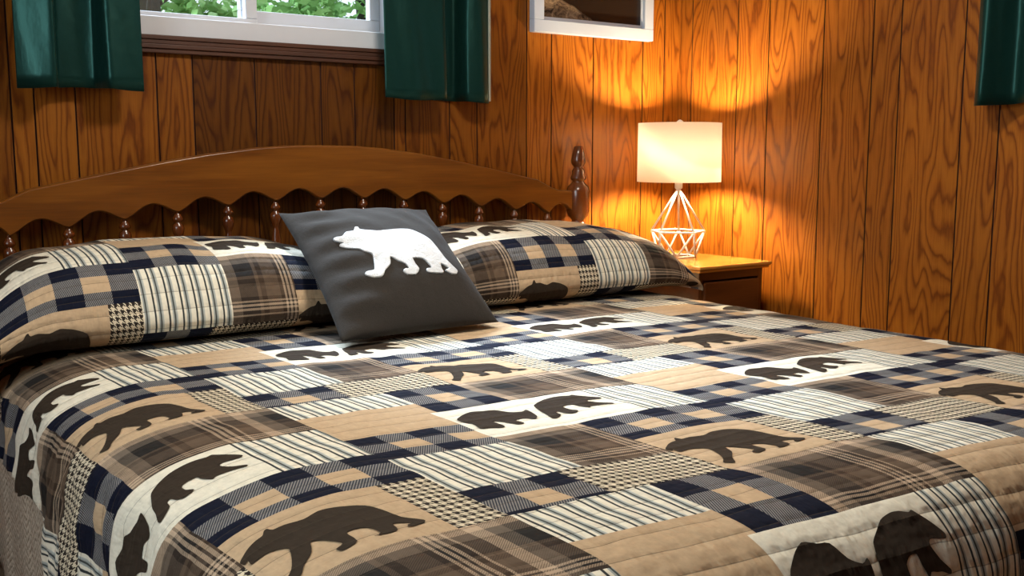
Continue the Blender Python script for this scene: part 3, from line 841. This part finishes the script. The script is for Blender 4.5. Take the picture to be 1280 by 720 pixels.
# ------------------------------------------------------------------ lamp
LX, LY = 2.535, 2.600
lamp = empty('table_lamp', (LX, LY, NZ), 'lit table lamp with a white drum shade and geometric white wire base', 'lamp')
t = NT('lit_lampshade'); t.n.remove(t.b)
df = t.n.new('ShaderNodeBsdfDiffuse'); df.inputs[0].default_value = (0.92, 0.90, 0.86, 1)
tl = t.n.new('ShaderNodeBsdfTranslucent'); tl.inputs[0].default_value = (0.97, 0.94, 0.88, 1)
mx = t.n.new('ShaderNodeMixShader'); mx.inputs[0].default_value = 0.88
t.l.new(df.outputs[0], mx.inputs[1]); t.l.new(tl.outputs[0], mx.inputs[2]); t.l.new(mx.outputs[0], t.out.inputs[0])
M['shade'] = t.m
ZS0, ZS1 = 0.947, 1.150
bm = BM(); n = 56
pr = [(0.146, ZS0), (0.1445, ZS1)]
outer = [[bm.verts.new((LX+r*math.cos(2*PI*k/n), LY+r*math.sin(2*PI*k/n), z)) for k in range(n)] for r, z in pr]
inner = [[bm.verts.new((LX+(r-0.0025)*math.cos(2*PI*k/n), LY+(r-0.0025)*math.sin(2*PI*k/n), z)) for k in range(n)] for r, z in pr]
for k in range(n):
    j = (k+1) % n
    bm.faces.new((outer[0][k], outer[0][j], outer[1][j], outer[1][k])); bm.faces.new((inner[0][j], inner[0][k], inner[1][k], inner[1][j]))
    bm.faces.new((outer[1][k], outer[1][j], inner[1][j], inner[1][k])); bm.faces.new((outer[0][j], outer[0][k], inner[0][k], inner[0][j]))
sh = obj('lamp_shade', bm, M['shade'], lamp)
bm = BM()
for z in (ZS1-0.012,):
    for k in range(3):
        a = 2*PI*k/3+0.3
        tube(bm, [(LX, LY, z), (LX+0.143*math.cos(a), LY+0.143*math.sin(a), z+0.008)], 0.0018, 6)
tube(bm, [(LX+0.03, LY, ZS0+0.01), (LX+0.035, LY, ZS0+0.09), (LX+0.02, LY, ZS1-0.02), (LX, LY, ZS1-0.012)], 0.0015, 6)
tube(bm, [(LX-0.03, LY, ZS0+0.01), (LX-0.035, LY, ZS0+0.09), (LX-0.02, LY, ZS1-0.02), (LX, LY, ZS1-0.012)], 0.0015, 6)
obj('shade_spider', bm, M['wire'], lamp)
bm = BM(); lathe(bm, (LX, LY, ZS1-0.014), [(0.003, 0), (0.004, 0.010), (0.011, 0.013), (0.012, 0.019), (0.006, 0.024), (0.001, 0.026)], 16); obj('finial', bm, M['wire'], lamp)
bm = BM(); lathe(bm, (LX, LY, 0), [(0.008, 0.920), (0.0135, 0.925), (0.0135, 0.945), (0.015, 0.950), (0.015, 0.985), (0.010, 0.99)], 18); obj('socket', bm, M['wire'], lamp)
# wire cage: apex -> pentagon -> smaller pentagon on the table top
base = BM()
rt_ = 0.0036
apex = Vector((LX, LY, 0.925))
ph = math.radians(-28)
midv = [Vector((LX+0.098*math.cos(ph+2*PI*k/5), LY+0.098*math.sin(ph+2*PI*k/5), 0.773)) for k in range(5)]
lowv = [Vector((LX+0.066*math.cos(ph+2*PI*(k+.5)/5), LY+0.066*math.sin(ph+2*PI*(k+.5)/5), NZ+rt_)) for k in range(5)]
for k in range(5):
    for a, b in ((apex, midv[k]), (midv[k], midv[(k+1) % 5]), (midv[k], lowv[k]), (midv[(k+1) % 5], lowv[k]), (lowv[k], lowv[(k+1) % 5])):
        tube(base, [a, b], rt_, 8)
obj('wire_base', base, M['wire'], lamp)
bm = BM(); lathe(bm, (LX, LY, 0.990), [(0.010, 0), (0.014, 0.01), (0.028, 0.045), (0.030, 0.06), (0.022, 0.085), (0.004, 0.092)], 20)
t = NT('lit_bulb'); t.set(color=(1, 0.9, 0.7), rough=0.3); t.b.inputs['Emission Color'].default_value = (1, 0.76, 0.46, 1); t.b.inputs['Emission Strength'].default_value = 1250
bulb = obj('bulb', bm, t.m, lamp)
cord = spline([(0, 0), (1, 0)], 2)
bm = BM(); tube(bm, [(LX-0.06, LY+0.03, NZ+0.003), (LX-0.10, LY+0.06, NZ+0.003), (LX-0.14, LY+0.09, NZ+0.003), (LX-0.19, LY+0.13, NZ+0.003), (NX0-0.004, LY+0.14, NZ-0.01), (NX0-0.006, LY+0.15, NZ-0.2), (NX0-0.006, LY+0.17, 0.05)], 0.0025, 6)
obj('cord', bm, M['wire'], lamp)

# ------------------------------------------------------------------ picture
pf = empty('picture_frame', (2.338, YB-0.002, 1.45), 'white framed dark photograph hung on the panelled wall left of the lamp', 'picture')
px0, px1, pz0, pz1, pd = 2.066, 2.606, 1.452, 1.872, 0.030
fw_ = 0.042
bm = BM()
box(bm, (px0, YB-pd, pz0), (px1, YB-0.001, pz0+fw_), 0.002); box(bm, (px0, YB-pd, pz1-fw_), (px1, YB-0.001, pz1), 0.002)
box(bm, (px0, YB-pd, pz0+fw_), (px0+fw_, YB-0.001, pz1-fw_), 0.002); box(bm, (px1-fw_, YB-pd, pz0+fw_), (px1, YB-0.001, pz1-fw_), 0.002)
obj('frame', bm, M['frame'], pf, smooth=False)
bm = BM(); l = 0.012; a0, a1, b0, b1 = px0+fw_, px1-fw_, pz0+fw_, pz1-fw_
box(bm, (a0, YB-0.014, b0), (a1, YB-0.008, b0+l)); box(bm, (a0, YB-0.014, b1-l), (a1, YB-0.008, b1)); box(bm, (a0, YB-0.014, b0+l), (a0+l*0.3, YB-0.008, b1-l)); box(bm, (a1-l*0.3, YB-0.014, b0+l), (a1, YB-0.008, b1-l))
obj('mat_lip', bm, M['lip'], pf, smooth=False)
t = NT('dark_rock_photo')
g = t.n.new('ShaderNodeTexCoord'); gx = t.xyz(g.outputs['Generated'])
n1 = t.noise(g.outputs['Generated'], 5, 4, 0.6, 0.8)
ln = t.math('SUBTRACT', t.math('SUBTRACT', 0.36, t.math('MULTIPLY', gx[0], 0.62)), gx[2])
ln = t.math('ADD', ln, t.math('MULTIPLY', t.math('SUBTRACT', n1, 0.5), 0.10))
msk = t.ramp(ln, [(0.0, 0.0), (0.03, 1.0)])
rk = t.ramp(t.noise(g.outputs['Generated'], 14, 4, 0.7, 1.5), [(0.35, (0.03, 0.02, 0.015)), (0.6, (0.20, 0.14, 0.09)), (0.8, (0.42, 0.33, 0.24))])
t.set(color=t.mix(msk, (0.012, 0.008, 0.006), rk), rough=0.25, spec=0.4); M['photo'] = t.m
bm = BM(); box(bm, (a0, YB-0.008, b0), (a1, YB-0.003, b1)); obj('photo_print', bm, M['photo'], pf, smooth=False)

# ------------------------------------------------------------------ ceiling light (above the picture)
CLX, CLY = 1.20, 1.60
cl = empty('ceiling_light', (CLX, CLY, ZC), 'round flush ceiling light above the bed', 'ceiling light')
bm = BM(); lathe(bm, (CLX, CLY, ZC-0.03), [(0.19, 0), (0.20, 0.01), (0.20, 0.0295)], 40); obj('light_base', bm, M['brass'], cl)
t = NT('opal_glass_lit'); t.set(color=(0.9, 0.88, 0.84), rough=0.3); t.b.inputs['Emission Color'].default_value = (1, 0.86, 0.68, 1); t.b.inputs['Emission Strength'].default_value = 3.0
bm = BM(); lathe(bm, (CLX, CLY, ZC-0.10), [(0.01, 0), (0.07, 0.006), (0.13, 0.026), (0.17, 0.055), (0.18, 0.069)], 40); obj('diffuser', bm, t.m, cl)

# ------------------------------------------------------------------ outdoors
t = NT('leaf_litter_ground')
n1 = t.noise(t.pos(), 3, 4); t.set(color=t.mix(n1, (0.06, 0.07, 0.03), (0.16, 0.13, 0.07)), rough=0.95, spec=0.1)
bm = BM(); box(bm, (-14, YB+0.5, -0.6), (18, 22, -0.35)); o = obj('ground', bm, t.m, smooth=False); tag(o, kind='structure')
t = NT('leaf_green'); t.n.remove(t.b)
inf = t.n.new('ShaderNodeObjectInfo'); n1 = t.noise(t.pos(), 2.5, 3)
lc = t.ramp(n1, [(0.3, (0.10, 0.22, 0.06)), (0.55, (0.26, 0.44, 0.15)), (0.8, (0.50, 0.66, 0.38))])
d_ = t.n.new('ShaderNodeBsdfDiffuse'); l_ = t.n.new('ShaderNodeBsdfTranslucent'); mx = t.n.new('ShaderNodeMixShader'); mx.inputs[0].default_value = 0.5
t.l.new(lc, d_.inputs[0]); t.l.new(lc, l_.inputs[0]); t.l.new(d_.outputs[0], mx.inputs[1]); t.l.new(l_.outputs[0], mx.inputs[2]); t.l.new(mx.outputs[0], t.out.inputs[0])
M['leaf'] = t.m
M['bark'] = simple('bark', (0.06, 0.045, 0.035), 0.9, 0.4, 12)
def tree(x, y, h, r, n, label):
    root = empty('tree', (x, y, -0.35), label, 'tree', 'leafy trees outside the bedroom window')
    rg = random.Random(int(x*100+y*10))
    bm = BM(); tube(bm, [(x, y, -0.35), (x+0.05, y, h*0.4), (x-0.06, y+0.05, h*0.75), (x, y, h)], [0.09, 0.075, 0.05, 0.015], 10)
    for k in range(9):
        z = 0.8+k*(h-1)/9; a = rg.random()*6.28; L = r*0.8
        tube(bm, [(x, y, z), (x+L*0.5*math.cos(a), y+L*0.5*math.sin(a), z+0.2), (x+L*math.cos(a), y+L*math.sin(a), z+0.5)], [0.03, 0.02, 0.006], 6)
    obj('trunk', bm, M['bark'], root)
    bm = BM()
    cl_ = [(x+r*rg.uniform(-.8, .8), y+r*rg.uniform(-.8, .8), rg.uniform(0.7, h+0.4), rg.uniform(.25, .5)) for _ in range(46)]
    for _ in range(n):
        c = rg.choice(cl_)
        p = Vector((c[0]+rg.gauss(0, c[3]*.5), c[1]+rg.gauss(0, c[3]*.5), c[2]+rg.gauss(0, c[3]*.4)))
        d = Vector((rg.uniform(-1, 1), rg.uniform(-1, 1), rg.uniform(-.8, .3))).normalized(); s = d.orthogonal().normalized()
        L = rg.uniform(.05, .09)*(1.0 if y < 8 else 1.9); w = L*.38
        bm.faces.new([bm.verts.new(p), bm.verts.new(p+d*L*.5+s*w), bm.verts.new(p+d*L), bm.verts.new(p+d*L*.5-s*w)])
    o = obj('foliage', bm, M['leaf'], root, smooth=False)
for i, (x, y, h, r, n, lab) in enumerate([(1.75, 6.3, 4.2, 0.8, 2600, 'leafy tree seen through the left window pane'), (4.0, 6.9, 4.2, 0.85, 2600, 'pale leafy tree seen through the right window pane'),
        (2.1, 9.4, 5.0, 1.2, 9000, 'taller tree farther back behind the left pane'), (4.9, 9.7, 5.0, 1.3, 9000, 'taller tree farther back behind the right pane'),
        (3.4, 12.8, 6.5, 1.9, 12000, 'distant bushy tree behind the middle of the window')]):
    tree(x, y, h, r, n, lab)

# ------------------------------------------------------------------ light
w = bpy.data.worlds.new('sky'); sc.world = w; w.use_nodes = True
bg = w.node_tree.nodes['Background']; bg.inputs[0].default_value = (0.80, 0.90, 1.0, 1); bg.inputs[1].default_value = 1.5
def lamp_obj(name, typ, loc, energy, color, parent=None, **k):
    d = bpy.data.lights.new(name, typ); d.energy = energy; d.color = color
    for a, v in k.items(): setattr(d, a, v)
    o = bpy.data.objects.new(name, d); o.location = loc; link(o, parent); return o
def aim(o, d): o.rotation_euler = Vector(d).to_track_quat('-Z', 'Y').to_euler()
s = lamp_obj('daylight_sun', 'SUN', (1.0, 6, 6), 32.0, (0.66, 0.80, 1.0), angle=math.radians(32)); aim(s, (0.16, -0.70, -0.71))
l = lamp_obj('ceiling_bulb_light', 'AREA', (0, 0, -0.115), 27, (1.0, 0.93, 0.82), cl, shape='DISK', size=0.34)
l = lamp_obj('left_window_daylight', 'AREA', (XL-0.2, 1.0, 1.6), 42, (0.86, 0.94, 1.0), None, shape='RECTANGLE', size=1.3, size_y=0.9); aim(l, (1, 0, -0.15))

# ------------------------------------------------------------------ camera
cd = bpy.data.cameras.new('camera'); cam = bpy.data.objects.new('camera', cd); link(cam)
cd.sensor_fit = 'HORIZONTAL'; cd.sensor_width = 36.0; cd.lens = 36.0*1270/1280; cd.clip_start = 0.02
cam.location = (0, 0, 1.05); cam.rotation_euler = (math.radians(90-7.62), 0, math.radians(-35.0))
sc.camera = cam
sc.view_settings.view_transform = 'Standard'; sc.view_settings.look = 'None'; sc.view_settings.exposure = 0.0; sc.view_settings.gamma = 1.0
sc.view_settings.use_curve_mapping = False
